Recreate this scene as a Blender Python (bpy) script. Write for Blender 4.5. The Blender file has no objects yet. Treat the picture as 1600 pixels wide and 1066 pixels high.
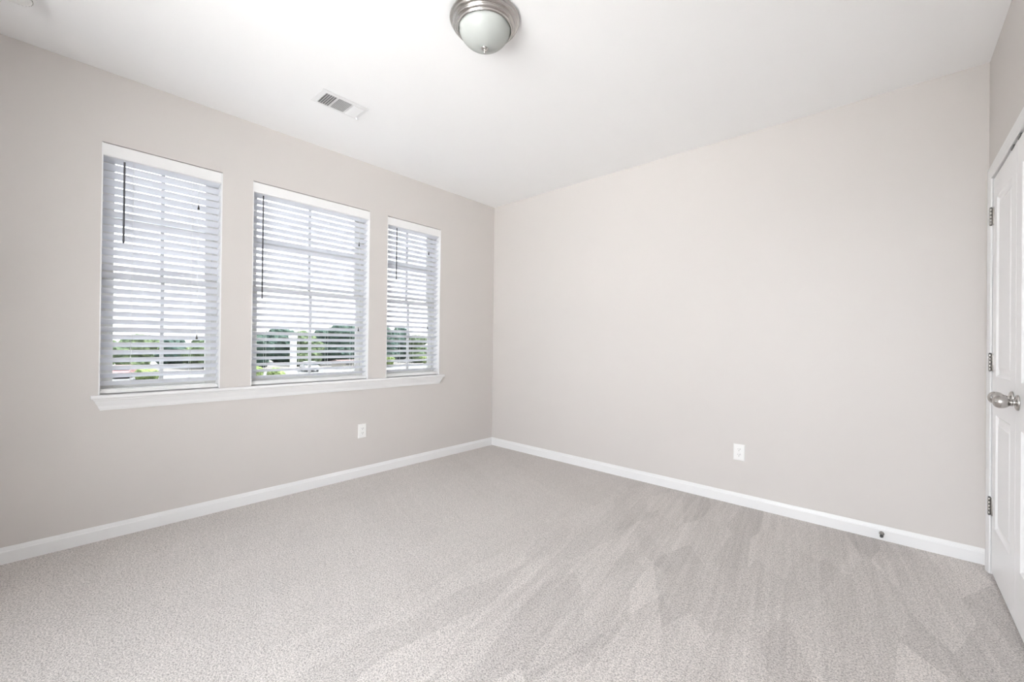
import bpy, bmesh, math, random
from mathutils import Vector, Matrix

C = bpy.context.scene.collection
SC = bpy.context.scene

# ------------------------------------------------------------------ camera
F_PX, YAW, PITCH, ROLL = 651.2553, 0.7367, 0.0046, 0.0115
CAM = Vector((3.4039, -3.4248, 1.1768))
cd = bpy.data.cameras.new('camera')
cd.sensor_width = 36.0
cd.lens = F_PX * 36.0 / 1600.0
cd.clip_start = 0.02
cd.clip_end = 1000
cam = bpy.data.objects.new('camera', cd)
C.objects.link(cam)
fw = Vector((-math.sin(YAW) * math.cos(PITCH), math.cos(YAW) * math.cos(PITCH), math.sin(PITCH)))
rt = Vector((math.cos(YAW), math.sin(YAW), 0))
up = rt.cross(fw)
r2 = rt * math.cos(ROLL) + up * math.sin(ROLL)
u2 = up * math.cos(ROLL) - rt * math.sin(ROLL)
M = Matrix((r2, u2, -fw)).transposed().to_4x4()
M.translation = CAM
cam.matrix_world = M
SC.camera = cam

# ------------------------------------------------------------------ exposure
SC.view_settings.view_transform = 'Standard'
SC.view_settings.look = 'None'
SC.view_settings.exposure = 0.95
SC.view_settings.gamma = 1.0
SC.view_settings.use_curve_mapping = False
SC.cycles.max_bounces = 14
SC.cycles.diffuse_bounces = 9
SC.cycles.glossy_bounces = 4
SC.cycles.transmission_bounces = 6
SC.cycles.transparent_max_bounces = 24
SC.cycles.sample_clamp_indirect = 6
SC.cycles.caustics_reflective = False
SC.cycles.caustics_refractive = False

# ------------------------------------------------------------------ world: bright overcast sky
W = bpy.data.worlds.new('world')
SC.world = W
W.use_nodes = True
nt = W.node_tree
nt.nodes.clear()
wo = nt.nodes.new('ShaderNodeOutputWorld')
bg = nt.nodes.new('ShaderNodeBackground')
tc = nt.nodes.new('ShaderNodeTexCoord')
sx = nt.nodes.new('ShaderNodeSeparateXYZ')
rp = nt.nodes.new('ShaderNodeValToRGB')
rp.color_ramp.elements[0].position = 0.0
rp.color_ramp.elements[0].color = (0.98, 0.985, 1.0, 1)
rp.color_ramp.elements[1].position = 1.0
rp.color_ramp.elements[1].color = (0.86, 0.92, 1.0, 1)
nt.links.new(tc.outputs['Generated'], sx.inputs[0])
nt.links.new(sx.outputs['Z'], rp.inputs[0])
nt.links.new(rp.outputs[0], bg.inputs['Color'])
bg.inputs['Strength'].default_value = 5.0
nt.links.new(bg.outputs[0], wo.inputs[0])

# high midday sun standing behind the far wall: it lights the ground outside but enters no window
sl = bpy.data.lights.new('sun', 'SUN')
sl.energy = 16.0
sl.angle = math.radians(3)
sl.color = (1.0, 0.985, 0.965)
so = bpy.data.objects.new('sun', sl)
so.rotation_euler = Vector((0.30, 0.62, 1.35)).to_track_quat('Z', 'Y').to_euler()
C.objects.link(so)

# room dimensions (metres): window wall x=0, far wall y=0, closet wall x=RW
H, RW, YF = 2.74, 3.80, -4.80
WT = 0.17                                   # wall thickness
WZ0, WZ1 = 0.845, 2.325                     # window opening
WINS = [(-3.243, -2.650), (-2.465, -1.554), (-1.380, -0.772)]
FILLWIN = (1.30, 3.74, 0.06, 2.70)          # x0,x1,z0,z1 of the unseen window added behind the camera for fill light


def portal(loc, rot, sxx, syy):
    l = bpy.data.lights.new('window_daylight', 'AREA')
    l.shape = 'RECTANGLE'
    l.size, l.size_y = sxx, syy
    l.cycles.is_portal = True
    o = bpy.data.objects.new('window_daylight', l)
    o.location = loc
    o.rotation_euler = rot
    C.objects.link(o)


for a, b in WINS:
    portal((-WT - 0.02, (a + b) / 2, (WZ0 + WZ1) / 2), (0, -math.pi / 2, 0), WZ1 - WZ0, b - a)
portal(((FILLWIN[0] + FILLWIN[1]) / 2, YF - WT - 0.02, (FILLWIN[2] + FILLWIN[3]) / 2), (math.pi / 2, 0, 0),
       FILLWIN[1] - FILLWIN[0], FILLWIN[3] - FILLWIN[2])



# ------------------------------------------------------------------ materials
def new_mat(name):
    m = bpy.data.materials.new(name)
    m.use_nodes = True
    return m, m.node_tree, m.node_tree.nodes['Principled BSDF']


def lin(r, g, b):
    f = lambda c: (c / 255 / 12.92) if c / 255 <= 0.04045 else ((c / 255 + 0.055) / 1.055) ** 2.4
    return (f(r), f(g), f(b), 1)


def mat(name, col, rough=0.5, metal=0.0, bump=0.0, bscale=200, var=0.0, vscale=3.0, spec=0.5, bdist=0.001):
    """plain paint / plastic / metal with a little procedural colour variation and surface grain"""
    m, t, p = new_mat(name)
    p.inputs['Base Color'].default_value = col
    p.inputs['Roughness'].default_value = rough
    p.inputs['Metallic'].default_value = metal
    p.inputs['Specular IOR Level'].default_value = spec
    g = t.nodes.new('ShaderNodeNewGeometry')
    if var > 0:
        n = t.nodes.new('ShaderNodeTexNoise')
        n.inputs['Scale'].default_value = vscale
        t.links.new(g.outputs['Position'], n.inputs['Vector'])
        mr = t.nodes.new('ShaderNodeMapRange')
        mr.inputs['To Min'].default_value = 1 - var
        mr.inputs['To Max'].default_value = 1 + var
        t.links.new(n.outputs['Fac'], mr.inputs[0])
        mx = t.nodes.new('ShaderNodeVectorMath')
        mx.operation = 'SCALE'
        mx.inputs[0].default_value = col[:3]
        t.links.new(mr.outputs[0], mx.inputs['Scale'])
        t.links.new(mx.outputs[0], p.inputs['Base Color'])
    if bump > 0:
        n = t.nodes.new('ShaderNodeTexNoise')
        n.inputs['Scale'].default_value = bscale
        n.inputs['Detail'].default_value = 3
        t.links.new(g.outputs['Position'], n.inputs['Vector'])
        b = t.nodes.new('ShaderNodeBump')
        b.inputs['Strength'].default_value = bump
        b.inputs['Distance'].default_value = bdist
        t.links.new(n.outputs['Fac'], b.inputs['Height'])
        t.links.new(b.outputs[0], p.inputs['Normal'])
    return m


M_WALL = mat('greige_wall_paint', (0.615, 0.585, 0.566, 1), 0.45, bump=0.15, bscale=160, var=0.01, spec=0.4)
M_CEIL = mat('ceiling_paint', (0.87, 0.87, 0.875, 1), 0.9, bump=0.1, bscale=120, var=0.005, spec=0.2)
M_TRIM = mat('white_trim_paint', (0.78, 0.78, 0.785, 1), 0.35, var=0.005)
M_DOOR = mat('white_door_paint', (0.87, 0.87, 0.88, 1), 0.32, var=0.005, bump=0.08, bscale=90)
M_VINYL = mat('white_window_vinyl', (0.70, 0.70, 0.68, 1), 0.4, var=0.01)
M_GRID = mat('white_grid_bars', (0.58, 0.58, 0.58, 1), 0.4, var=0.01)
M_SLAT = mat('blind_slat_vinyl', (0.75, 0.765, 0.81, 1), 0.4, var=0.01)
M_RAIL = mat('blind_rail_vinyl', (0.80, 0.80, 0.80, 1), 0.4, var=0.01)
M_CORD = mat('white_cord', (0.75, 0.75, 0.75, 1), 0.8, bump=0.3, bscale=1500)
M_WAND = mat('smoky_plastic_wand', (0.055, 0.055, 0.065, 1), 0.35, var=0.02)
M_TASSEL = mat('brown_cord_tassel', (0.05, 0.045, 0.04, 1), 0.5, var=0.05)
M_PLATE = mat('outlet_plastic', (0.84, 0.84, 0.83, 1), 0.3, var=0.005)
M_SLOT = mat('outlet_slot_shadow_grey', (0.05, 0.05, 0.05, 1), 0.7, var=0.02)
M_NICKEL = mat('brushed_nickel', (0.52, 0.50, 0.48, 1), 0.24, metal=1.0, var=0.03, vscale=25, bump=0.05, bscale=500)
M_DARK = mat('dark_metal', (0.12, 0.12, 0.12, 1), 0.4, metal=0.8, var=0.05)
M_RUBBER = mat('grey_rubber_tip', (0.08, 0.08, 0.08, 1), 0.6, var=0.05)
M_HINGE = mat('satin_hinge_metal', (0.42, 0.40, 0.38, 1), 0.35, metal=0.9, var=0.03)
M_DUCT = mat('vent_shade_grey', (0.28, 0.28, 0.28, 1), 0.8, var=0.02)  # grey standing in for the shade behind the vent face


def glass_pane(name, tint):
    m, t, p = new_mat(name)
    t.nodes.remove(p)
    o = t.nodes['Material Output']
    tr = t.nodes.new('ShaderNodeBsdfTransparent')
    tr.inputs[0].default_value = tint
    gl = t.nodes.new('ShaderNodeBsdfGlossy')
    gl.inputs['Roughness'].default_value = 0.02
    fr = t.nodes.new('ShaderNodeFresnel')
    fr.inputs[0].default_value = 1.25
    mx = t.nodes.new('ShaderNodeMixShader')
    t.links.new(fr.outputs[0], mx.inputs[0])
    t.links.new(tr.outputs[0], mx.inputs[1])
    t.links.new(gl.outputs[0], mx.inputs[2])
    t.links.new(mx.outputs[0], o.inputs[0])
    return m


M_GLASS = glass_pane('dimmed_window_glass', (0.64, 0.655, 0.655, 1))  # tint added to hold back daylight on the blinds and view
M_CLEAR = glass_pane('clear_fill_window_glass', (0.97, 0.98, 0.98, 1))  # untinted, for the added fill window only


def frosted():
    m, t, p = new_mat('frosted_bowl_glass')
    p.inputs['Base Color'].default_value = (0.62, 0.64, 0.62, 1)
    p.inputs['Roughness'].default_value = 0.25
    p.inputs['Subsurface Weight'].default_value = 0.0
    o = t.nodes['Material Output']
    tl = t.nodes.new('ShaderNodeBsdfTranslucent')
    tl.inputs[0].default_value = (0.75, 0.77, 0.75, 1)
    mx = t.nodes.new('ShaderNodeMixShader')
    mx.inputs[0].default_value = 0.35
    n = t.nodes.new('ShaderNodeTexNoise')
    n.inputs['Scale'].default_value = 12
    mr = t.nodes.new('ShaderNodeMapRange')
    mr.inputs['To Min'].default_value = 0.3
    mr.inputs['To Max'].default_value = 0.4
    t.links.new(n.outputs['Fac'], mr.inputs[0])
    t.links.new(mr.outputs[0], mx.inputs[0])
    t.links.new(p.outputs[0], mx.inputs[1])
    t.links.new(tl.outputs[0], mx.inputs[2])
    t.links.new(mx.outputs[0], o.inputs[0])
    return m


M_BOWL = frosted()


def carpet():
    m, t, p = new_mat('cut_pile_carpet')
    L = t.links.new
    p.inputs['Roughness'].default_value = 0.95
    p.inputs['Specular IOR Level'].default_value = 0.1
    p.inputs['Sheen Weight'].default_value = 0.15
    g = t.nodes.new('ShaderNodeNewGeometry')

    def noise(scale, detail=2, rough=0.5, vec=None, dist=0):
        n = t.nodes.new('ShaderNodeTexNoise')
        n.inputs['Scale'].default_value = scale
        n.inputs['Detail'].default_value = detail
        n.inputs['Roughness'].default_value = rough
        n.inputs['Distortion'].default_value = dist
        L(vec or g.outputs['Position'], n.inputs['Vector'])
        return n.outputs['Fac']

    def mrange(s, a, b, c, d):
        n = t.nodes.new('ShaderNodeMapRange')
        n.interpolation_type = 'SMOOTHSTEP'
        for k, v in zip(('From Min', 'From Max', 'To Min', 'To Max'), (a, b, c, d)):
            n.inputs[k].default_value = v
        L(s, n.inputs[0])
        return n.outputs[0]

    def math_(op, a, b):
        n = t.nodes.new('ShaderNodeMath')
        n.operation = op
        for i, s in enumerate((a, b)):
            if isinstance(s, (int, float)):
                n.inputs[i].default_value = s
            else:
                L(s, n.inputs[i])
        return n.outputs[0]

    tuft = noise(175, 3, 0.62, dist=0.7)
    tuft2 = noise(400, 2, 0.6)
    tuft_shade = math_('MULTIPLY', mrange(tuft, 0.33, 0.62, 0.56, 1.15), mrange(tuft2, 0.3, 0.7, 0.84, 1.14))  # shade between the tufts put into the colour as dark specks

    def strokes(angle, sx_, sy_, off, warp):
        # nap shading painted into the colour: long straight-edged vacuum strokes, one tone each
        w = t.nodes.new('ShaderNodeTexNoise')
        w.inputs['Scale'].default_value = 30
        L(g.outputs['Position'], w.inputs['Vector'])
        wm = t.nodes.new('ShaderNodeVectorMath')
        wm.operation = 'MULTIPLY_ADD'
        wm.inputs[1].default_value = (warp, warp, 0)
        L(w.outputs['Color'], wm.inputs[0])
        L(g.outputs['Position'], wm.inputs[2])
        m1 = t.nodes.new('ShaderNodeMapping')
        m1.inputs['Rotation'].default_value = (0, 0, math.radians(angle))
        m1.inputs['Location'].default_value = off
        L(wm.outputs[0], m1.inputs[0])
        m2 = t.nodes.new('ShaderNodeMapping')
        m2.inputs['Scale'].default_value = (sx_, sy_, 0.001)
        L(m1.outputs[0], m2.inputs[0])
        v = t.nodes.new('ShaderNodeTexVoronoi')
        v.inputs['Scale'].default_value = 1
        v.inputs['Randomness'].default_value = 0.85
        L(m2.outputs[0], v.inputs['Vector'])
        sc_ = t.nodes.new('ShaderNodeSeparateColor')
        L(v.outputs['Color'], sc_.inputs[0])
        gr = t.nodes.new('ShaderNodeTexNoise')
        gr.inputs['Scale'].default_value = 1
        gr.inputs['Detail'].default_value = 2
        m3 = t.nodes.new('ShaderNodeMapping')
        m3.inputs['Scale'].default_value = (38, 1.3, 1)
        L(m1.outputs[0], m3.inputs[0])
        L(m3.outputs[0], gr.inputs['Vector'])
        return sc_.outputs[0], gr.outputs['Fac']

    a1, g1 = strokes(-8, 6.5, 1.7, (0.35, 0.2, 0), 0.008)
    a2, g2 = strokes(-13, 3.4, 1.2, (2.1, 5.3, 0), 0.008)
    a3, g3 = strokes(107, 4.0, 0.8, (7.7, 1.3, 0), 0.03)
    sp = t.nodes.new('ShaderNodeSeparateXYZ')
    L(g.outputs['Position'], sp.inputs[0])
    side = mrange(sp.outputs['X'], 1.5, 2.3, 0.12, 1.0)
    left = mrange(sp.outputs['X'], 1.6, 2.4, 0.45, 0.0)
    k1 = math_('ADD', math_('MULTIPLY', math_('SUBTRACT', a1, 0.5), 0.19),
               math_('ADD', math_('MULTIPLY', math_('SUBTRACT', a2, 0.5), 0.12),
                     math_('MULTIPLY', math_('SUBTRACT', g1, 0.5), 0.34)))
    k2 = math_('ADD', math_('MULTIPLY', math_('SUBTRACT', a3, 0.5), 0.07),
               math_('MULTIPLY', math_('SUBTRACT', g3, 0.5), 0.20))
    k = math_('ADD', math_('MULTIPLY', k1, side), math_('MULTIPLY', k2, left))
    nap = math_('ADD', k, 1.0)
    tot = math_('MULTIPLY', nap, tuft_shade)
    vm = t.nodes.new('ShaderNodeVectorMath')
    vm.operation = 'SCALE'
    vm.inputs[0].default_value = CARPET_COL
    L(tot, vm.inputs['Scale'])
    L(vm.outputs[0], p.inputs['Base Color'])
    b = t.nodes.new('ShaderNodeBump')
    b.inputs['Strength'].default_value = 0.8
    b.inputs['Distance'].default_value = 0.005
    L(tuft, b.inputs['Height'])
    L(b.outputs[0], p.inputs['Normal'])
    return m


CARPET_COL = (0.640, 0.600, 0.575)
M_CARPET = carpet()


def foliage_mat(name, c1, c2):
    m, t, p = new_mat(name)
    g = t.nodes.new('ShaderNodeNewGeometry')
    n = t.nodes.new('ShaderNodeTexNoise')
    n.inputs['Scale'].default_value = 1.3
    n.inputs['Detail'].default_value = 6
    t.links.new(g.outputs['Position'], n.inputs['Vector'])
    r = t.nodes.new('ShaderNodeValToRGB')
    r.color_ramp.elements[0].position = 0.35
    r.color_ramp.elements[0].color = c1
    r.color_ramp.elements[1].position = 0.65
    r.color_ramp.elements[1].color = c2
    t.links.new(n.outputs['Fac'], r.inputs[0])
    t.links.new(r.outputs[0], p.inputs['Base Color'])
    p.inputs['Roughness'].default_value = 0.9
    p.inputs['Specular IOR Level'].default_value = 0.1
    b = t.nodes.new('ShaderNodeBump')
    b.inputs['Distance'].default_value = 0.5
    t.links.new(n.outputs['Fac'], b.inputs['Height'])
    t.links.new(b.outputs[0], p.inputs['Normal'])
    return m


M_FOL = foliage_mat('dark_tree_leaves', (0.030, 0.052, 0.046, 1), (0.062, 0.088, 0.070, 1))
M_FOL2 = foliage_mat('fresh_tree_leaves', (0.062, 0.088, 0.052, 1), (0.115, 0.145, 0.078, 1))
M_BUSH = foliage_mat('yellow_green_bush_leaves', (0.10, 0.135, 0.05, 1), (0.18, 0.22, 0.09, 1))
M_BARK = mat('bark', (0.09, 0.075, 0.06, 1), 0.9, bump=0.6, bscale=10, var=0.2, bdist=0.05)
M_SOIL = mat('pale_dry_ground', (0.13, 0.12, 0.112, 1), 0.95, bump=0.3, bscale=2, var=0.25, vscale=0.12, bdist=0.1)
M_CONC = mat('pale_street_paving', (0.12, 0.12, 0.122, 1), 0.9, var=0.12, vscale=0.3)
M_YARD = mat('pale_bounce_yard', (0.78, 0.76, 0.735, 1), 0.9, var=0.05, vscale=0.4)  # unseen ground, made pale to bounce light indoors
M_SIDING = mat('cream_siding', (0.30, 0.28, 0.25, 1), 0.7, var=0.05)
M_ROOF = mat('brown_red_roof_shingles', (0.11, 0.07, 0.065, 1), 0.85, bump=0.4, bscale=8, var=0.15)
M_CARRED = mat('red_car_paint', (0.22, 0.10, 0.10, 1), 0.25, var=0.02)
M_CARWHITE = mat('white_car_paint', (0.35, 0.35, 0.36, 1), 0.25, var=0.02)
M_CARGLASS = mat('dark_car_glass', (0.03, 0.035, 0.04, 1), 0.1, var=0.02)
M_POST = mat('white_post_paint', (0.45, 0.45, 0.45, 1), 0.4, var=0.03)


# ------------------------------------------------------------------ mesh helpers (world coordinates)
def bm_new():
    return bmesh.new()


def box(bm, x0, x1, y0, y1, z0, z1, bev=0.0, seg=2):
    r = bmesh.ops.create_cube(bm, size=1)
    vs = r['verts']
    for v in vs:
        v.co = Vector(((x0 + x1) / 2 + v.co.x * (x1 - x0), (y0 + y1) / 2 + v.co.y * (y1 - y0),
                       (z0 + z1) / 2 + v.co.z * (z1 - z0)))
    if bev > 0:
        es = list({e for v in vs for e in v.link_edges})
        bmesh.ops.bevel(bm, geom=es, offset=bev, segments=seg, affect='EDGES', profile=0.5)
    return bm


def prism(bm, prof, axis, a, b, sa=None, sb=None):
    """extrude a closed 2-D profile along an axis from a to b; sa/sb(u, v) shift an end per point (mitres, splayed ends)"""
    def P(u, v, t):
        return {'x': (t, u, v), 'y': (u, t, v), 'z': (u, v, t)}[axis]
    n = len(prof)
    A = [bm.verts.new(P(u, v, a + (sa(u, v) if sa else 0))) for u, v in prof]
    B = [bm.verts.new(P(u, v, b + (sb(u, v) if sb else 0))) for u, v in prof]
    for i in range(n):
        bm.faces.new((A[i], A[(i + 1) % n], B[(i + 1) % n], B[i]))
    bm.faces.new(A[::-1])
    bm.faces.new(B)
    bmesh.ops.recalc_face_normals(bm, faces=bm.faces[:])
    return bm


def lathe(bm, prof, origin, axis=(0, 0, 1), seg=48, squash=1.0):
    """prof: list of (radius, height along axis)"""
    ax = Vector(axis).normalized()
    t1 = ax.orthogonal().normalized()
    t2 = ax.cross(t1)
    o = Vector(origin)
    rings = []
    for r, h in prof:
        if r < 1e-6:
            rings.append([bm.verts.new(o + ax * h)])
        else:
            rings.append([bm.verts.new(o + ax * h + (t1 * math.cos(2 * math.pi * k / seg) + t2 * math.sin(2 * math.pi * k / seg) * squash) * r)
                          for k in range(seg)])
    for A, B in zip(rings, rings[1:]):
        for k in range(seg):
            k2 = (k + 1) % seg
            if len(A) == 1 and len(B) == 1:
                continue
            if len(A) == 1:
                bm.faces.new((A[0], B[k], B[k2]))
            elif len(B) == 1:
                bm.faces.new((A[k], A[k2], B[0]))
            else:
                bm.faces.new((A[k], A[k2], B[k2], B[k]))
    bmesh.ops.recalc_face_normals(bm, faces=bm.faces[:])
    return bm


def tube(bm, pts, r, seg=8):
    pts = [Vector(p) for p in pts]
    rings = []
    for i, p in enumerate(pts):
        d = (pts[min(i + 1, len(pts) - 1)] - pts[max(i - 1, 0)]).normalized()
        t1 = d.orthogonal().normalized() if i == 0 else (t1 - d * t1.dot(d)).normalized()
        t2 = d.cross(t1)
        rings.append([bm.verts.new(p + (t1 * math.cos(2 * math.pi * k / seg) + t2 * math.sin(2 * math.pi * k / seg)) * r)
                      for k in range(seg)])
    for A, B in zip(rings, rings[1:]):
        for k in range(seg):
            bm.faces.new((A[k], A[(k + 1) % seg], B[(k + 1) % seg], B[k]))
    bm.faces.new(rings[0][::-1])
    bm.faces.new(rings[-1])
    bmesh.ops.recalc_face_normals(bm, faces=bm.faces[:])
    return bm


def root_of(o):
    while o.parent:
        o = o.parent
    return o


def obj(name, bm, m, parent=None, smooth=False, origin=None, xf=None):
    """link a bmesh given in world coordinates as ONE object; under a parent it shares the thing's origin"""
    if xf:
        bmesh.ops.transform(bm, matrix=xf, verts=bm.verts[:])
    if parent:
        off = root_of(parent).location.copy()
    else:
        off = Vector(origin) if origin else Vector((0, 0, 0))
    bmesh.ops.translate(bm, verts=bm.verts[:], vec=-off)
    me = bpy.data.meshes.new(name)
    bm.to_mesh(me)
    bm.free()
    me.materials.append(m)
    if smooth:
        for p in me.polygons:
            p.use_smooth = True
        if smooth != 'all':
            me.set_sharp_from_angle(angle=math.radians(38))
    o = bpy.data.objects.new(name, me)
    C.objects.link(o)
    if parent:
        o.parent = parent
    else:
        o.location = off
    return o


def struct(name, bm, m, parent=None, **k):
    o = obj(name, bm, m, parent, **k)
    o['kind'] = 'structure'
    return o


def thing(name, label, cat, loc, group=None):
    o = bpy.data.objects.new(name, None)
    o.empty_display_size = 0.1
    C.objects.link(o)
    o.location = loc
    o['label'] = label
    o['category'] = cat
    if group:
        o['group'] = group
    return o


def tag(o, label, cat, group=None):
    o['label'] = label
    o['category'] = cat
    if group:
        o['group'] = group
    return o


# ------------------------------------------------------------------ room shell
STOOL_Z0, STOOL_Z1 = 0.822, 0.845

b = bm_new()
box(b, -WT, RW + WT, YF - WT, WT, -0.2, 0.0)
struct('floor', b, M_CARPET)
b = bm_new()
box(b, -WT, RW + WT, YF - WT, WT, H, H + 0.15)
struct('ceiling', b, M_CEIL)

b = bm_new()      # window wall with three openings
box(b, -WT, 0, YF - WT, WT, 0, STOOL_Z0)
box(b, -WT, 0, YF - WT, WT, WZ1, H)
ys = [YF - WT] + [v for w in WINS for v in w] + [WT]
for i in range(0, len(ys), 2):
    box(b, -WT, 0, ys[i], ys[i + 1], STOOL_Z0, WZ1)
struct('wall_left', b, M_WALL)

b = bm_new()
box(b, 0, RW, 0, WT, 0, H)
struct('wall_back', b, M_WALL)

DY0, DY1, DZ = -1.222, -0.116, 2.074         # closet opening in the right wall
b = bm_new()
box(b, RW, RW + 0.12, DY1, WT, 0, H)
box(b, RW, RW + 0.12, YF - WT, DY0, 0, H)
box(b, RW, RW + 0.12, DY0, DY1, DZ, H)
struct('wall_right', b, M_WALL)
b = bm_new()                                  # closet behind the double doors
box(b, RW + 0.12, RW + 0.75, DY1 + 0.05, DY1 + 0.1, 0, H)
box(b, RW + 0.12, RW + 0.75, DY0 - 0.1, DY0 - 0.05, 0, H)
box(b, RW + 0.7, RW + 0.75, DY0 - 0.1, DY1 + 0.1, 0, H)
box(b, RW + 0.12, RW + 0.75, DY0 - 0.1, DY1 + 0.1, H - 0.05, H)
box(b, RW + 0.12, RW + 0.75, DY0 - 0.1, DY1 + 0.1, -0.2, 0.0)
struct('wall_closet', b, M_WALL)

x0, x1, z0, z1 = FILLWIN
b = bm_new()
box(b, 0, RW, YF - WT, YF, 0, z0)
box(b, 0, RW, YF - WT, YF, z1, H)
box(b, 0, x0, YF - WT, YF, z0, z1)
box(b, x1, RW, YF - WT, YF, z0, z1)
struct('wall_front', b, M_WALL)
fill_win = None
b = bm_new()
for (a0, a1, c0, c1) in ((x0, x0 + .05, z0, z1), (x1 - .05, x1, z0, z1), (x0, x1, z0, z0 + .05), (x0, x1, z1 - .05, z1),
                         ((x0 + x1) / 2 - .03, (x0 + x1) / 2 + .03, z0, z1)):
    box(b, a0, a1, YF - 0.13, YF - 0.07, c0, c1, 0.004)
fill_win = struct('window_4', b, M_VINYL)  # unseen window, added to fill the room with daylight
b = bm_new()
box(b, x0 + .05, x1 - .05, YF - 0.102, YF - 0.098, z0 + .05, z1 - .05)
obj('pane', b, M_CLEAR, fill_win)

# baseboards: flat face with a stepped, sloping top
BBP = [(0, 0), (0.0135, 0), (0.0135, 0.060), (0.0125, 0.064), (0.0095, 0.067), (0.0085, 0.072), (0.005, 0.082), (0.003, 0.085), (0, 0.085)]
b = bm_new()
prism(b, BBP, 'y', YF, 0.0, sb=lambda u, v: -u)
struct('baseboard_left', b, M_TRIM)
b = bm_new()
prism(b, [(-u, v) for u, v in BBP], 'x', 0.0, RW - 0.0, sa=lambda u, v: -u)
struct('baseboard_back', b, M_TRIM)
b = bm_new()
prism(b, [(RW - u, v) for u, v in BBP], 'y', YF, DY0 - 0.06)
struct('baseboard_right', b, M_TRIM)
b = bm_new()
prism(b, [(YF + u, v) for u, v in BBP], 'x', 0.0, RW)
struct('baseboard_front', b, M_TRIM)

# window stool (sill board) running under all three windows, with a splayed crown apron
SY0, SY1 = -3.275, -0.727
b = bm_new()
ns = [(0.0, STOOL_Z0), (0.030, STOOL_Z0), (0.0345, STOOL_Z0 + 0.003), (0.037, STOOL_Z0 + 0.0085), (0.037, STOOL_Z1 - 0.0085),
      (0.0345, STOOL_Z1 - 0.003), (0.030, STOOL_Z1), (0.0, STOOL_Z1)]
prism(b, ns, 'y', SY0, SY1)
for a, c in WINS:
    box(b, -WT, 0.0005, a, c, STOOL_Z0, STOOL_Z1)
stool = struct('trim_1', b, M_TRIM)
b = bm_new()
ZA = STOOL_Z0
ap = [(0, ZA), (0.031, ZA), (0.031, ZA - 0.006), (0.027, ZA - 0.009), (0.024, ZA - 0.018), (0.019, ZA - 0.030),
      (0.0145, ZA - 0.040), (0.0125, ZA - 0.050), (0.0125, ZA - 0.056), (0.009, ZA - 0.058), (0.009, ZA - 0.066), (0, ZA - 0.066)]
prism(b, ap, 'y', SY0 + 0.042, SY1 - 0.048, sa=lambda u, v: -(0.024 * (v - (ZA - 0.066)) / 0.066 + u * 0.25),
      sb=lambda u, v: (0.024 * (v - (ZA - 0.066)) / 0.066 + u * 0.25))
obj('apron', b, M_TRIM, stool)


# ------------------------------------------------------------------ the three double-hung windows
def make_window(n, y0, y1):
    z0, z1 = WZ0, WZ1
    b = bm_new()                                  # outer vinyl frame set in the opening
    xo, xi = -0.165, -0.092
    f = 0.030
    box(b, xo, xi, y0, y0 + f, z0, z1, 0.003)
    box(b, xo, xi, y1 - f, y1, z0, z1, 0.003)
    box(b, xo, xi, y0 + f, y1 - f, z1 - f, z1, 0.003)
    box(b, xo, xi - 0.0, y0 + f, y1 - f, z0, z0 + f, 0.003)
    box(b, xi - 0.012, xi + 0.004, y0 + f - 0.003, y0 + f + 0.004, z0 + f, z1 - f)     # balance covers / stop beads
    box(b, xi - 0.012, xi + 0.004, y1 - f - 0.004, y1 - f + 0.003, z0 + f, z1 - f)
    w = struct('window_%d' % n, b, M_VINYL)
    b = bm_new()                                  # thin white returns lining both sides of the opening
    box(b, -0.092, 0.0006, y0 - 0.0002, y0 + 0.006, z0, z1 - 0.004)
    box(b, -0.092, 0.0006, y1 - 0.006, y1 + 0.0002, z0, z1 - 0.004)
    obj('jamb_liner', b, M_TRIM, w)
    zm = 1.562
    ym = (y0 + y1) / 2
    s = 0.036
    for (nm, xa, xb, za, zb, rb, rt_) in (('lower_sash', -0.128, -0.100, z0 + f, zm + 0.018, 0.030, 0.036),
                                          ('upper_sash', -0.160, -0.132, zm - 0.018, z1 - f, 0.036, 0.036)):
        ya, yb = y0 + f, y1 - f
        b = bm_new()
        box(b, xa, xb, ya, ya + s, za, zb, 0.003)
        box(b, xa, xb, yb - s, yb, za, zb, 0.003)
        box(b, xa, xb, ya + s, yb - s, za, za + rb, 0.003)
        box(b, xa, xb, ya + s, yb - s, zb - rt_, zb, 0.003)
        sash = obj(nm, b, M_VINYL, w)
        b = bm_new()
        zc = (za + rb + zb - rt_) / 2 - (0.008 if nm == 'upper_sash' else 0)
        xc = (xa + xb) / 2
        box(b, xc - 0.009, xc + 0.009, ym - 0.0095, ym + 0.0095, za + rb, zb - rt_)
        box(b, xc - 0.0088, xc + 0.0088, ya + s, ym - 0.0095, zc - 0.0095, zc + 0.0095)
        box(b, xc - 0.0088, xc + 0.0088, ym + 0.0095, yb - s, zc - 0.0095, zc + 0.0095)
        obj('muntin', b, M_GRID, sash)
        b = bm_new()
        box(b, xc - 0.0108, xc - 0.0092, ya + s, yb - s, za + rb, zb - rt_)
        obj('pane', b, M_GLASS, sash)
    return w


for i, (a, c) in enumerate(WINS):
    make_window(i + 1, a, c)


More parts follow.
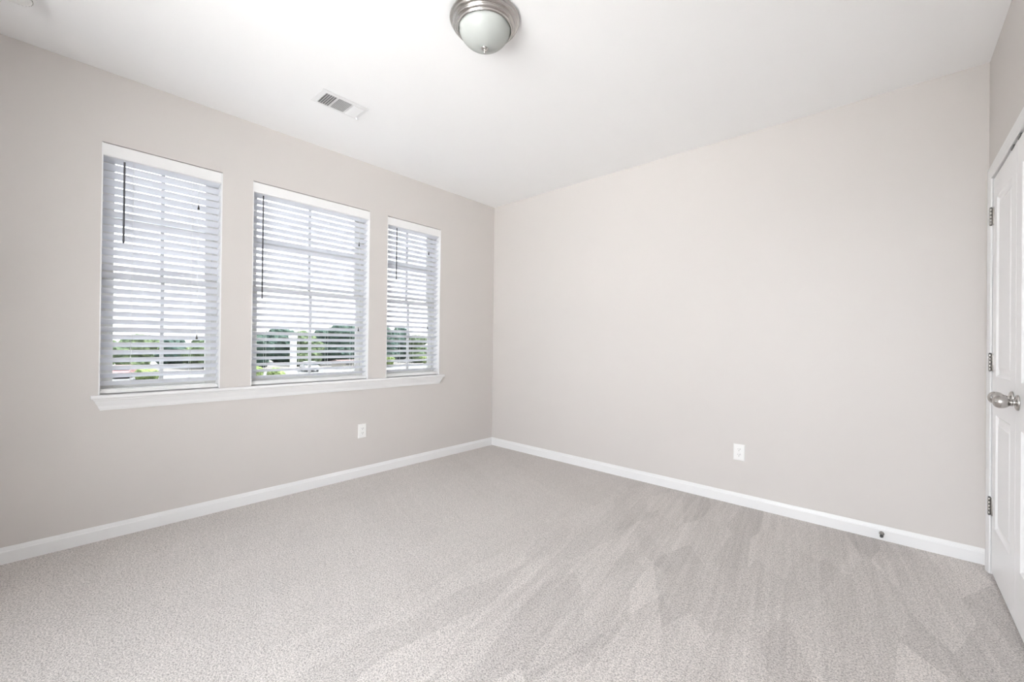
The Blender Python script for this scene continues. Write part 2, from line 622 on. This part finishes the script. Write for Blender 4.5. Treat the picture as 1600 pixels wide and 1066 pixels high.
# ------------------------------------------------------------------ horizontal blinds
def make_blind(y0, y1, tilt, pitch, zlow, ladders, tassels, wand_y, wand_z0, label):
    ya, yb = y0 + 0.008, y1 - 0.008
    t = thing('window_blind', label, 'blind', (0, (y0 + y1) / 2, WZ0), 'white horizontal blinds in the three windows')
    ztop = WZ1 - 0.0045
    zv = ztop - 0.073
    b = bm_new()                                   # valance, bottom lip flares towards the room
    prism(b, [(-0.013, zv), (-0.002, zv), (-0.0005, zv + 0.002), (-0.0015, zv + 0.006), (-0.005, zv + 0.010), (-0.005, ztop - 0.006),
              (-0.003, ztop), (-0.013, ztop)], 'y', y0 + 0.0065, y1 - 0.0065)
    obj('valance', b, M_RAIL, t)
    b = bm_new()                                   # steel head rail behind it
    box(b, -0.068, -0.016, ya, yb, ztop - 0.046, ztop, 0.002)
    obj('head_rail', b, M_RAIL, t)
    xc = -0.043
    hw = 0.0245
    ct, st = math.cos(tilt), math.sin(tilt)
    b = bm_new()                                   # slats: crowned strips, 3 mm thick
    z = zlow
    zs = []
    while z < zv + 0.004:
        zs.append(z)
        prof = []
        N = 6
        for k in range(N + 1):
            s_ = -1 + 2 * k / N
            prof.append((s_ * hw, 0.0022 * (1 - s_ * s_) + 0.0013))
        for k in range(N, -1, -1):
            s_ = -1 + 2 * k / N
            prof.append((s_ * hw, 0.0022 * (1 - s_ * s_) - 0.0013))
        pr = [(xc + u * ct - v * st, z + u * st + v * ct) for u, v in prof]
        prism(b, pr, 'y', ya, yb)
        z += pitch
    slats = obj('slats', b, M_SLAT, t, smooth=True)
    b = bm_new()                                   # bottom rail
    zb = WZ0 + 0.006
    prism(b, [(xc - 0.0245, zb + 0.001), (xc + 0.0235, zb), (xc + 0.0245, zb + 0.003), (xc + 0.0245, zb + 0.016), (xc + 0.0225, zb + 0.018),
              (xc - 0.0245, zb + 0.018)], 'y', ya, yb)
    prism(b, [(xc - 0.0245, zb + 0.0205), (xc + 0.0245, zb + 0.0205), (xc + 0.0245, zb + 0.0235), (xc, zb + 0.0262), (xc - 0.0245, zb + 0.0235)],
          'y', ya, yb)
    prism(b, [(xc - 0.022, zb + 0.017), (xc + 0.022, zb + 0.017), (xc + 0.022, zb + 0.021), (xc - 0.022, zb + 0.021)], 'y', ya + 0.004, yb - 0.004)
    rail = obj('bottom_rail', b, M_RAIL, t)
    for ly in ladders:
        b = bm_new()
        lathe(b, [(0, -0.0025), (0.006, -0.002), (0.006, 0), (0, 0)], (xc + 0.010, ly, zb), (0, 0, 1), 10)
        obj('rail_button', b, M_RAIL, rail)
    for ly in ladders:                             # ladder: front and rear strings, a rung under each slat, and the lift string
        b = bm_new()
        fx, bx = xc + hw * ct + 0.0015, xc - hw * ct - 0.0015
        tube(b, [(fx, ly, ztop - 0.05), (fx, ly, zb + 0.018)], 0.0006, 5)
        tube(b, [(bx, ly, ztop - 0.05), (bx, ly, zb + 0.018)], 0.0006, 5)
        for z in zs:
            tube(b, [(bx, ly, z - hw * st - 0.003), (fx, ly, z + hw * st - 0.003)], 0.0005, 4)
            lathe(b, [(0, -0.0018), (0.0017, -0.001), (0.0017, 0.001), (0, 0.0018)], (fx, ly, z + hw * st + 0.001), (1, 0, 0), 6)
        obj('ladder_string', b, M_CORD, t)
    for (cy, cz) in tassels:                       # lift cords with their tassels
        b = bm_new()
        tube(b, [(-0.0135, cy, zv + 0.02), (-0.010, cy, zv - 0.01), (-0.010, cy, cz + 0.03)], 0.0008, 5)
        co = obj('lift_cord', b, M_CORD, t)
        b = bm_new()
        lathe(b, [(0, 0.018), (0.0025, 0.016), (0.003, 0.004), (0.0052, -0.006), (0.0062, -0.013), (0.0055, -0.017), (0, -0.018)],
              (-0.010, cy, cz + 0.012), (0, 0, 1), 14)
        obj('tassel', b, M_TASSEL, co, smooth=True)
    b = bm_new()                                   # tilt wand
    tube(b, [(-0.008, wand_y, zv - 0.012), (-0.008, wand_y, wand_z0 + 0.01)], 0.0048, 8)
    lathe(b, [(0, 0), (0.0050, 0.001), (0.0050, 0.016), (0, 0.018)], (-0.008, wand_y, wand_z0), (0, 0, 1), 10)
    wd = obj('tilt_wand', b, M_WAND, t)
    b = bm_new()
    tube(b, [(-0.014, wand_y, zv + 0.008), (-0.006, wand_y, zv + 0.001), (-0.008, wand_y, zv - 0.014)], 0.0016, 6)
    obj('hook', b, M_RAIL, wd)
    b = bm_new()                                   # slat end bracket resting at the bottom corner
    box(b, xc - 0.006, xc + 0.010, yb - 0.0005, yb + 0.0018, zb + 0.002, zb + 0.016, 0.0008)
    obj('rail_end_cap', b, M_RAIL, rail)
    return t


R = math.radians
make_blind(*WINS[0], R(34), 0.0460, 0.909, (-3.102, -2.812), ((-2.781, 2.045), (-2.781, 1.182)), -3.145, 1.748,
           'white horizontal blind in the leftmost window, its slats tilted most closed')
make_blind(*WINS[1], R(25), 0.0460, 0.905, (-2.363, -2.130, -1.905, -1.690), ((-1.648, 2.005), (-1.645, 1.268)), -2.396, 1.479,
           'widest white blind, in the middle window, with the longest grey wand')
make_blind(*WINS[2], R(25), 0.0460, 0.905, (-1.225, -1.076, -0.925), ((-0.913, 2.050), (-0.916, 1.310)), -1.278, 1.754,
           'white horizontal blind in the right window nearest the room corner')


# ------------------------------------------------------------------ wall outlets
def make_outlet(loc, nrm, label):
    """duplex receptacle; local x = across, y = out of the wall, z = up"""
    n = Vector(nrm)
    zax = Vector((0, 0, 1))
    xax = n.cross(zax).normalized()
    X = Matrix((xax, n, zax)).transposed().to_4x4()
    X.translation = Vector(loc)
    t = thing('wall_outlet', label, 'outlet', loc, 'white duplex wall outlets')
    w, h = 0.0375, 0.0600
    b = bm_new()
    A = [(-w, 0, -h), (w, 0, -h), (w, 0, h), (-w, 0, h)]
    B = [(-w, 0.003, -h), (w, 0.003, -h), (w, 0.003, h), (-w, 0.003, h)]
    D = [(-w + 0.004, 0.0062, -h + 0.004), (w - 0.004, 0.0062, -h + 0.004), (w - 0.004, 0.0062, h - 0.004), (-w + 0.004, 0.0062, h - 0.004)]
    rs = [[b.verts.new(p) for p in q] for q in (A, B, D)]
    for p, q in zip(rs, rs[1:]):
        for k in range(4):
            b.faces.new((p[k], p[(k + 1) % 4], q[(k + 1) % 4], q[k]))
    b.faces.new(rs[-1])
    b.faces.new(rs[0][::-1])
    bmesh.ops.recalc_face_normals(b, faces=b.faces[:])
    obj('cover_plate', b, M_PLATE, t, xf=X)
    for s in (1, -1):
        cz = 0.0195 * s
        b = bm_new()
        prof = []
        for k in range(32):
            a = 2 * math.pi * k / 32
            u, v = 0.0172 * math.cos(a), 0.0172 * math.sin(a)
            v = max(-0.0140, min(0.0140, v))
            prof.append((u, cz + v))
        vs0 = [b.verts.new((u, 0.0055, v)) for u, v in prof]
        vs1 = [b.verts.new((u, 0.0078, v)) for u, v in prof]
        for k in range(32):
            b.faces.new((vs0[k], vs0[(k + 1) % 32], vs1[(k + 1) % 32], vs1[k]))
        b.faces.new(vs1)
        bmesh.ops.recalc_face_normals(b, faces=b.faces[:])
        r = obj('receptacle', b, M_PLATE, t, xf=X)
        b = bm_new()
        box(b, -0.0078, -0.0052, 0.0074, 0.0080, cz + 0.000, cz + 0.0088)
        box(b, 0.0054, 0.0074, 0.0074, 0.0080, cz + 0.001, cz + 0.0080)
        lathe(b, [(0, 0.0072), (0.0026, 0.0072), (0.0026, 0.0081), (0, 0.0081)], (0, 0, cz - 0.0068), (0, 1, 0), 12)
        o = obj('slots', b, M_SLOT, r, xf=X)
    b = bm_new()
    lathe(b, [(0, 0.006), (0.0036, 0.006), (0.0034, 0.0072), (0, 0.0078)], (0, 0, 0), (0, 1, 0), 14)
    obj('screw', b, M_PLATE, t, xf=X)


make_outlet((0, -1.603, 0.396), (1, 0, 0), 'white duplex wall outlet under the windows, near the middle blind')
make_outlet((2.581, 0, 0.387), (0, -1, 0), 'white duplex wall outlet low on the windowless wall')

# ------------------------------------------------------------------ door stop on the far baseboard
DS = Vector((3.372, -0.0135, 0.041))
t = thing('door_stop', 'small metal door stop with dark tip on the baseboard near closet', 'door stop', DS)
b = bm_new()
lathe(b, [(0, 0), (0.0125, 0), (0.0125, 0.003), (0.010, 0.006), (0.0065, 0.009), (0, 0.010)], DS, (0, -1, 0), 24)
obj('base', b, M_HINGE, t, smooth=True)
b = bm_new()
pts = []
for k in range(14 * 8 + 1):
    a = 2 * math.pi * k / 8
    h = 0.008 + 0.028 * k / (14 * 8)
    rr = 0.0052 - 0.0012 * k / (14 * 8)
    pts.append(DS + Vector((rr * math.cos(a), -h, rr * math.sin(a) - 0.004 * (k / 112) ** 2)))
tube(b, pts, 0.0013, 5)
obj('spring', b, M_HINGE, t, smooth='all')
b = bm_new()
lathe(b, [(0, 0.033), (0.0062, 0.033), (0.0085, 0.037), (0.0085, 0.044), (0.006, 0.047), (0, 0.048)], DS + Vector((0, 0, -0.004)), (0, -1, 0), 20)
obj('rubber_tip', b, M_RUBBER, t, smooth=True)

# ------------------------------------------------------------------ closet double doors
# casing
CW = 0.060
cas = [(0.0, 0.0), (0.0, 0.009), (0.006, 0.0135), (0.018, 0.0145), (0.040, 0.0115), (0.052, 0.0085), (0.058, 0.0075), (CW, 0.005), (CW, 0.0)]
# (distance from outer edge, thickness)
b = bm_new()
yo, yi = DY1 + 0.006 + CW - 0.006, DY1
yo = DY1 + CW - 0.004
prism(b, [(RW - th, yo - d) for d, th in cas], 'z', 0.0, DZ + CW - 0.004, sb=lambda u, v: (v - yo))
yo2 = DY0 - CW + 0.004
prism(b, [(RW - th, yo2 + d) for d, th in cas], 'z', 0.0, DZ + CW - 0.004, sb=lambda u, v: -(v - yo2))
zt = DZ + CW - 0.004
prism(b, [(RW - th, zt - d) for d, th in cas], 'y', yo2, yo, sa=lambda u, v: (zt - v), sb=lambda u, v: -(zt - v))
struct('trim_2', b, M_TRIM)
b = bm_new()          # jamb boards lining the opening
box(b, RW - 0.001, RW + 0.12, DY1 - 0.004, DY1, 0, DZ)
box(b, RW - 0.001, RW + 0.12, DY0, DY0 + 0.004, 0, DZ)
box(b, RW - 0.001, RW + 0.12, DY0 + 0.004, DY1 - 0.004, DZ - 0.004, DZ)
struct('trim_3', b, M_TRIM)


def make_leaf(n, ya, yb, hinge_side, knob_y, knob_z):
    """ya<yb leaf extents; face in plane x = RW + 0.002"""
    z0, z1 = 0.016, 2.060
    xf_ = RW + 0.001
    st = 0.098
    b = bm_new()
    panels = [(0.262, 0.840), (1.035, 1.945)]
    py0, py1 = ya + st, yb - st
    ysq = [ya, py0, py1, yb]
    zsq = [z0, panels[0][0], panels[0][1], panels[1][0], panels[1][1], z1]
    # front skin as a grid with sunk, raised-field panels
    def V(x, y, z):
        return b.verts.new((x, y, z))
    def quad(x, a0, a1, c0, c1):
        b.faces.new((V(x, a0, c0), V(x, a1, c0), V(x, a1, c1), V(x, a0, c1)))
    quad(xf_, ya, py0, z0, z1)
    quad(xf_, py1, yb, z0, z1)
    for c0, c1 in ((z0, panels[0][0]), (panels[0][1], panels[1][0]), (panels[1][1], z1)):
        quad(xf_, py0, py1, c0, c1)
    for c0, c1 in panels:
        steps = [(0, 0), (0.004, 0.003), (0.010, 0.008), (0.016, 0.0095), (0.024, 0.0095), (0.044, 0.0035), (0.047, 0.0025)]
        loops = []
        for ins, dep in steps:
            x = xf_ + dep
            loops.append([V(x, py0 + ins, c0 + ins), V(x, py1 - ins, c0 + ins), V(x, py1 - ins, c1 - ins), V(x, py0 + ins, c1 - ins)])
        for A, B in zip(loops, loops[1:]):
            for k in range(4):
                b.faces.new((A[k], A[(k + 1) % 4], B[(k + 1) % 4], B[k]))
        b.faces.new(loops[-1])
    xb = xf_ + 0.035
    quad(xb, ya, yb, z0, z1)
    for a in (ya, yb):
        b.faces.new((V(xf_, a, z0), V(xb, a, z0), V(xb, a, z1), V(xf_, a, z1)))
    for c in (z0, z1):
        b.faces.new((V(xf_, ya, c), V(xf_, yb, c), V(xb, yb, c), V(xb, ya, c)))
    bmesh.ops.remove_doubles(b, verts=b.verts[:], dist=1e-5)
    bmesh.ops.recalc_face_normals(b, faces=b.faces[:])
    d = struct('door_%d' % n, b, M_DOOR)
    hy = yb + 0.001 if hinge_side > 0 else ya - 0.001
    for hz in (1.868, 1.104, 0.353):
        b = bm_new()
        for k in range(5):
            h0 = hz - 0.0445 + k * 0.0178
            lathe(b, [(0, 0.0022), (0.0056, 0.0022), (0.0062, 0.0030), (0.0062, 0.0148), (0.0056, 0.0156), (0, 0.0156)],
                  (RW - 0.0075, hy, h0), (0, 0, 1), 16)
        box(b, RW - 0.0075, RW + 0.0035, hy - 0.002, hy + 0.002, hz - 0.0445, hz + 0.0445)
        s = -1 if hinge_side > 0 else 1
        ys_ = sorted((hy + s * 0.002, hy + s * 0.026))
        box(b, RW - 0.0016, RW + 0.0014, ys_[0], ys_[1], hz - 0.0445, hz + 0.0445, 0.0006)
        h = obj('hinge', b, M_HINGE, d, smooth=True)
        b = bm_new()
        tube(b, [(RW - 0.0075, hy, hz - 0.047), (RW - 0.0075, hy, hz + 0.047)], 0.0046, 10)
        lathe(b, [(0, 0.0445), (0.005, 0.0445), (0.005, 0.048), (0, 0.050)], (RW - 0.0075, hy, hz), (0, 0, 1), 12)
        obj('pin', b, M_DARK, h)
    # egg knob
    K = (xf_, knob_y, knob_z)
    b = bm_new()
    lathe(b, [(0, 0), (0.0325, 0), (0.0325, 0.003), (0.031, 0.0065), (0.027, 0.0085), (0.014, 0.0095), (0.0125, 0.011), (0.0115, 0.016),
              (0.0125, 0.018), (0.0145, 0.019), (0.0145, 0.0225), (0.011, 0.0245), (0.0095, 0.0265)], K, (-1, 0, 0), 40)
    kn = obj('knob', b, M_NICKEL, d, smooth='all')
    kn['label'] = 'brushed nickel egg-shaped knob'
    b = bm_new()
    pr = []
    for k in range(25):
        a = math.pi * k / 24
        # egg: fuller towards the tip
        xx = 0.0465 - 0.0265 * math.cos(a)
        rr = 0.0270 * math.sin(a) ** 0.9 * (1 - 0.10 * math.cos(a))
        pr.append((max(rr, 0.0 if k in (0, 24) else 0.001), xx))
    lathe(b, pr, K, (-1, 0, 0), 40, squash=1.0)
    obj('grip', b, M_NICKEL, kn, smooth='all')
    return d


GAPY = -0.668
make_leaf(1, GAPY + 0.0015, DY1 - 0.007, 1, GAPY + 0.058, 0.958)
make_leaf(2, DY0 + 0.007, GAPY - 0.0015, -1, GAPY - 0.056, 0.951)
b = bm_new()
box(b, RW - 0.002, RW + 0.03, GAPY + 0.052, GAPY + 0.104, DZ - 0.0165, DZ - 0.0045, 0.002)
box(b, RW - 0.002, RW + 0.03, GAPY - 0.080, GAPY - 0.028, DZ - 0.0165, DZ - 0.0045, 0.002)
obj('ball_catch', b, M_DARK, bpy.data.objects['trim_3'])

# ------------------------------------------------------------------ flush ceiling light
LC = (1.945, -2.038)
t = thing('ceiling_light', 'round flush ceiling light, brushed nickel pan with frosted glass bowl', 'ceiling light', (LC[0], LC[1], H))
b = bm_new()
lathe(b, [(0.0, 0.0), (0.158, 0.0), (0.166, -0.002), (0.1685, -0.006), (0.1685, -0.010), (0.166, -0.014), (0.161, -0.0165), (0.160, -0.0175),
          (0.1595, -0.0195), (0.1605, -0.021), (0.1605, -0.024), (0.158, -0.028), (0.153, -0.031), (0.1465, -0.0325), (0.1455, -0.034),
          (0.1455, -0.037), (0.1465, -0.0385), (0.1455, -0.0425), (0.142, -0.046), (0.137, -0.048), (0.1345, -0.0485), (0.1335, -0.050),
          (0.1335, -0.0535), (0.1315, -0.0565), (0.128, -0.0575), (0.1255, -0.056), (0.125, -0.050), (0.125, -0.02), (0.0, -0.018)], (LC[0], LC[1], H), (0, 0, 1), 72)
obj('pan', b, M_NICKEL, t, smooth=True)
b = bm_new()
pr = []
for k in range(17):
    a = math.pi / 2 * k / 16
    pr.append((0.1245 * math.cos(a) ** 1.15 if k < 16 else 0.0, -0.040 - 0.102 * math.sin(a) ** 0.95))
pi_ = [(max(r - 0.004, 0), h + 0.004) for r, h in pr][::-1]
lathe(b, pr + pi_[1:], (LC[0], LC[1], H), (0, 0, 1), 72)
bowl = obj('glass_bowl', b, M_BOWL, t, smooth='all')
b = bm_new()
lathe(b, [(0.004, -0.134), (0.016, -0.139), (0.0165, -0.142), (0.0135, -0.147), (0.0085, -0.150), (0.006, -0.152), (0.0055, -0.154),
          (0.0070, -0.156), (0.0070, -0.159), (0.0045, -0.164), (0.0025, -0.167), (0, -0.168)], (LC[0], LC[1], H), (0, 0, 1), 28)
obj('finial', b, M_NICKEL, t, smooth=True)
for s in (-1, 1):      # the two dark bulbs that show faintly through the glass
    b = bm_new()
    cx, cy = LC[0] + s * 0.055, LC[1] + s * 0.02
    lathe(b, [(0, -0.018), (0.013, -0.020), (0.013, -0.040), (0.020, -0.052), (0.026, -0.068), (0.022, -0.086), (0.010, -0.096), (0, -0.098)],
          (cx, cy, H), (0, 0, 1), 20)
    obj('bulb', b, M_BOWL, t, smooth='all')

# ------------------------------------------------------------------ ceiling register (three-way)
VX0, VX1, VY0, VY1 = 0.618, 0.802, -2.318, -2.010
t = thing('ceiling_vent', 'white rectangular three-way air vent in the ceiling near the windows', 'vent', (0.71, -2.164, H))
b = bm_new()
zt = H
ix0, ix1 = 0.634, 0.771
secs = [(-2.287, -2.214), (-2.202, -2.114), (-2.102, -2.034)]
# face plate with three openings
zp = H - 0.006
xs = [VX0, ix0, ix1, VX1]
yy = [VY0] + [v for s in secs for v in s] + [VY1]
zq = H - 0.0035
box(b, VX0, ix0, VY0, VY1, zp, zq, 0)
box(b, ix1, VX1, VY0, VY1, zp, zq, 0)
for i in range(0, len(yy), 2):
    box(b, ix0, ix1, yy[i], yy[i + 1], zp, zq, 0)
bmesh.ops.remove_doubles(b, verts=b.verts[:], dist=1e-6)
for sx_, sy_ in ((0.626, -2.302), (0.788, -2.302), (0.626, -2.026), (0.788, -2.026)):
    lathe(b, [(0, -0.0075), (0.003, -0.007), (0.004, -0.006), (0.0, -0.006)], (sx_, sy_, H), (0, 0, 1), 10)
obj('face_plate', b, M_TRIM, t)
b = bm_new()
box(b, VX0 + 0.006, VX1 - 0.006, VY0 + 0.006, VY1 - 0.006, zq, H - 0.0012)
obj('shade_gap', b, M_DUCT, t)  # grey block painting the shaded gap above the face plate
b = bm_new()
box(b, ix0, ix1, secs[0][0], secs[2][1], H - 0.0012, H - 0.0004)
obj('duct_opening', b, M_DUCT, t)  # flat grey sheet in place of the shaded duct


def louver(b, c, along, length, ang, wid=0.012, th=0.0012):
    """thin blade centred at c, tilted"""
    dz, du = math.sin(ang) * wid / 2, math.cos(ang) * wid / 2
    if along == 'x':
        prism(b, [(c[1] - du, c[2] - dz), (c[1] + du, c[2] + dz), (c[1] + du, c[2] + dz + th), (c[1] - du, c[2] - dz + th)], 'x', c[0] - length / 2, c[0] + length / 2)
    else:
        prism(b, [(c[0] - du, c[2] - dz), (c[0] + du, c[2] + dz), (c[0] + du, c[2] + dz + th), (c[0] - du, c[2] - dz + th)], 'y', c[1] - length / 2, c[1] + length / 2)


xm = (ix0 + ix1) / 2
b = bm_new()
for k in range(6):
    louver(b, (xm, secs[0][0] + 0.0015 + 0.0140 * k, H - 0.0075), 'x', ix1 - ix0, R(38), wid=0.0105)
obj('louvers', b, M_TRIM, t)
b = bm_new()
for k in range(12):
    louver(b, (ix0 + 0.006 + k * 0.0113, (secs[1][0] + secs[1][1]) / 2, H - 0.0075), 'y', secs[1][1] - secs[1][0], R(-20), wid=0.0108)
obj('louvers', b, M_TRIM, t)
b = bm_new()
for k in range(6):
    louver(b, (xm, secs[2][0] + 0.006 + 0.0118 * k, H - 0.0075), 'x', ix1 - ix0, R(-30), wid=0.0100)
obj('louvers', b, M_TRIM, t)
b = bm_new()
tube(b, [(0.640, -2.022, H - 0.006), (0.640, -2.022, H - 0.016), (0.650, -2.010, H - 0.019)], 0.0022, 6)
box(b, 0.636, 0.650, -2.0205, -2.0185, H - 0.022, H - 0.008)
obj('damper_lever', b, M_TRIM, t)

# ------------------------------------------------------------------ smoke detector (cut by the top edge of the photo)
t = thing('smoke_detector', 'round white smoke detector on the ceiling above the leftmost window', 'smoke detector', (0.478, -3.560, H))
b = bm_new()
lathe(b, [(0, 0), (0.066, 0), (0.068, -0.004), (0.067, -0.012), (0.060, -0.014), (0, -0.014)], (0.478, -3.560, H), (0, 0, 1), 48)
obj('base', b, M_PLATE, t, smooth=True)
b = bm_new()
lathe(b, [(0.058, -0.014), (0.060, -0.022), (0.056, -0.031), (0.045, -0.037), (0.025, -0.040), (0.012, -0.040), (0.011, -0.038), (0, -0.038)],
      (0.478, -3.560, H), (0, 0, 1), 48)
cv = obj('cover', b, M_PLATE, t, smooth=True)
b = bm_new()
for k in range(28):
    a = 2 * math.pi * k / 28
    m4 = Matrix.Translation((0.478, -3.560, H - 0.0265)) @ Matrix.Rotation(a, 4, 'Z')
    q = bm_new()
    box(q, 0.0560, 0.0592, -0.003, 0.003, -0.0035, 0.0035)
    bmesh.ops.transform(q, matrix=m4, verts=q.verts[:])
    me = bpy.data.meshes.new('tmp')
    q.to_mesh(me)
    q.free()
    b.from_mesh(me)
    bpy.data.meshes.remove(me)
obj('vent_slots', b, M_HINGE, cv)

# ------------------------------------------------------------------ outside: ground, street, trees, house, cars
GZ = -3.4
b = bm_new()
box(b, -400, -0.5, -200, 400, GZ - 0.3, GZ)
struct('ground', b, M_SOIL)
b = bm_new()
box(b, -0.5, 60, -120, YF - 0.6, GZ - 0.3, GZ)
struct('bounce_yard', b, M_YARD)  # unseen reflector added to throw daylight up through the rear opening
b = bm_new()
box(b, -62, -50, -150, 250, GZ - 0.02, GZ + 0.03)
struct('street', b, M_CONC)


def ray(s, k):
    """point s metres out from the camera in -x, k = y offset per metre"""
    return CAM.x - s, CAM.y + k * s


random.seed(7)


def make_tree(s, k, top, rad, m, label, cat='tree', name='tree', trunk=True, group='trees beyond the street'):
    x, y = ray(s, k)
    zt_ = CAM.z + top * s
    hgt = zt_ - GZ
    t = thing(name, label, cat, (x, y, GZ), group)
    b = bm_new()
    n = 16 if trunk else 8
    for i in range(n):
        a = random.uniform(0, 6.28)
        rr = rad * random.uniform(0.0, 0.62)
        lo = 0.14 if trunk else 0.18
        cz = GZ + hgt * random.uniform(lo, 0.80)
        if i == 0:
            rr, cz = 0, zt_ - rad * 0.55
        sr = rad * random.uniform(0.36, 0.60)
        cz = min(cz, zt_ - sr * 0.8)
        cz = max(cz, GZ + sr * 0.8)
        r = bmesh.ops.create_icosphere(b, subdivisions=3, radius=sr)
        for v in r['verts']:
            d = v.co.normalized()
            j = 1 + 0.16 * math.sin(d.x * 9 + i) * math.sin(d.y * 8 + 2 * i) + 0.10 * math.sin(d.z * 17 + d.x * 13 + i) + random.uniform(-0.07, 0.07)
            v.co = Vector((x + math.cos(a) * rr, y + math.sin(a) * rr, cz)) + Vector((v.co.x * j, v.co.y * j, v.co.z * j * 0.85))
    obj('foliage', b, m, t)
    if trunk:
        b = bm_new()
        tube(b, [(x, y, GZ - 0.2), (x + 0.1, y, GZ + hgt * 0.25), (x, y + 0.15, GZ + hgt * 0.6)], max(0.12, rad * 0.07), 10)
        obj('trunk', b, M_BARK, t)
    return t


# (distance, y per metre, top slope, crown radius, material, label)
TREES = [
    (92, 0.045, 0.004, 3.3, M_FOL2, 'low pale green tree far outside the leftmost window, at its left edge'),
    (80, 0.098, 0.006, 3.0, M_FOL2, 'pale green tree far outside the left half of the leftmost window'),
    (93, 0.150, 0.002, 3.3, M_FOL, 'low darker tree far outside the middle of the leftmost window'),
    (80, 0.205, 0.010, 3.0, M_FOL2, 'pale green tree far outside the right edge of the leftmost window'),
    (78, 0.300, 0.020, 3.2, M_FOL, 'dark green tree outside the left edge of the middle window'),
    (92, 0.347, 0.030, 3.6, M_FOL, 'tall dark tree outside the middle window, just left of the white post'),
    (78, 0.394, 0.022, 3.1, M_FOL2, 'light green tree outside the middle window, right behind the white post'),
    (92, 0.440, 0.034, 3.6, M_FOL, 'dark green tree outside the middle window, right of its centre bar'),
    (78, 0.490, 0.044, 3.4, M_FOL, 'tallest dark tree outside the middle window, towards its right side'),
    (92, 0.538, 0.040, 3.7, M_FOL, 'dark tree outside the right edge of the middle window'),
    (78, 0.600, 0.045, 3.4, M_FOL, 'tall dark tree outside the left edge of the right window'),
    (92, 0.645, 0.042, 3.7, M_FOL, 'dark tree outside the right window, just left of its centre bar'),
    (78, 0.700, 0.022, 3.0, M_FOL2, 'lower light green tree outside the middle of the right window'),
    (92, 0.765, 0.014, 3.4, M_FOL2, 'lowest light green tree outside the right edge of the right window'),
]
for s, k, top, rad, m, lb in TREES:
    make_tree(s, k, top, rad, m, lb)
BUSHES = [
    (58, 0.292, -0.058, 1.5, 'yellow-green bush below the trees at the left edge of the middle window'),
    (54, 0.330, -0.062, 1.3, 'yellow-green bush low in the middle window, nearer the white post'),
    (62, 0.118, -0.058, 1.3, 'yellow-green bush low outside the leftmost window'),
    (66, 0.610, -0.040, 1.4, 'green bush low outside the left edge of the right window'),
    (68, 0.730, -0.040, 1.4, 'green bush low outside the right edge of the right window'),
]
for s, k, top, rad, lb in BUSHES:
    make_tree(s, k, top, rad, M_BUSH, lb, 'bush', 'bush', False, 'bushes along the street')

# white post with a square cap, seen through the middle window
px_, py_ = ray(20.0, 0.3665)
t = thing('street_post', 'tall white square post with cap outside the middle window', 'post', (px_, py_, GZ))
b = bm_new()
box(b, px_ - 0.11, px_ + 0.11, py_ - 0.11, py_ + 0.11, GZ, CAM.z + 0.10, 0.01)
obj('shaft', b, M_POST, t)
b = bm_new()
box(b, px_ - 0.15, px_ + 0.15, py_ - 0.17, py_ + 0.13, CAM.z + 0.10, CAM.z + 0.26, 0.02)
obj('cap', b, M_POST, t)


def make_house(s, k, w, d, hgt, ridge, wallm, label):
    x, y = ray(s, k)
    t = thing('house', label, 'house', (x, y, GZ))
    b = bm_new()
    box(b, x - d, x, y - w / 2, y + w / 2, GZ, GZ + hgt)
    obj('wall', b, wallm, t)
    b = bm_new()
    prism(b, [(x - d - 0.4, GZ + hgt), (x + 0.4, GZ + hgt), (x + 0.4, GZ + hgt + 0.15), (x - d / 2, GZ + ridge), (x - d - 0.4, GZ + hgt + 0.15)],
          'y', y - w / 2 - 0.4, y + w / 2 + 0.4)
    obj('roof', b, M_ROOF, t)
    for q in (-0.3, 0.0, 0.3):
        b = bm_new()
        box(b, x - 0.02, x + 0.06, y + q * w - 0.5, y + q * w + 0.5, GZ + 0.8, GZ + min(2.0, hgt - 0.3), 0.02)
        obj('window', b, M_CARGLASS, t)
    return t


make_house(66, 0.520, 5, 4, 1.0, 1.45, M_SIDING, 'low house with brown-red roof outside the right half of the middle window')


def make_car(s, k, paint, label, turn):
    x, y = ray(s, k)
    t = thing('car', label, 'car', (x, y, GZ))
    b = bm_new()
    prof = [(-2.2, 0.3), (-2.25, 0.7), (-1.9, 0.92), (-1.2, 0.98), (1.2, 0.98), (2.0, 0.85), (2.2, 0.6), (2.15, 0.3)]
    prism(b, [(y + u, GZ + v) for u, v in prof], 'x', x - 0.9, x + 0.9)
    obj('body', b, paint, t)
    b = bm_new()
    prism(b, [(y + u, GZ + v) for u, v in [(-1.5, 0.98), (-1.05, 1.42), (0.45, 1.45), (1.15, 0.98)]], 'x', x - 0.78, x + 0.78)
    cabin = obj('cabin', b, M_CARGLASS, t)
    b = bm_new()
    prism(b, [(y + u, GZ + v) for u, v in [(-1.05, 1.42), (-1.0, 1.47), (0.4, 1.50), (0.45, 1.45)]], 'x', x - 0.79, x + 0.79)
    obj('roof', b, paint, cabin)
    for u in (-1.4, 1.35):
        for sd in (-0.9, 0.72):
            b = bm_new()
            lathe(b, [(0, 0), (0.33, 0), (0.33, 0.18), (0, 0.18)], (x + sd, y + u, GZ + 0.33), (1, 0, 0), 20)
            obj('wheel', b, M_RUBBER, t)
    t.rotation_euler = (0, 0, turn)
    return t


make_car(66, 0.084, M_CARRED, 'red car parked outside the lower left of the leftmost window', R(75))
make_car(64, 0.402, M_CARWHITE, 'white car parked outside the middle window, right of the white post', R(80))
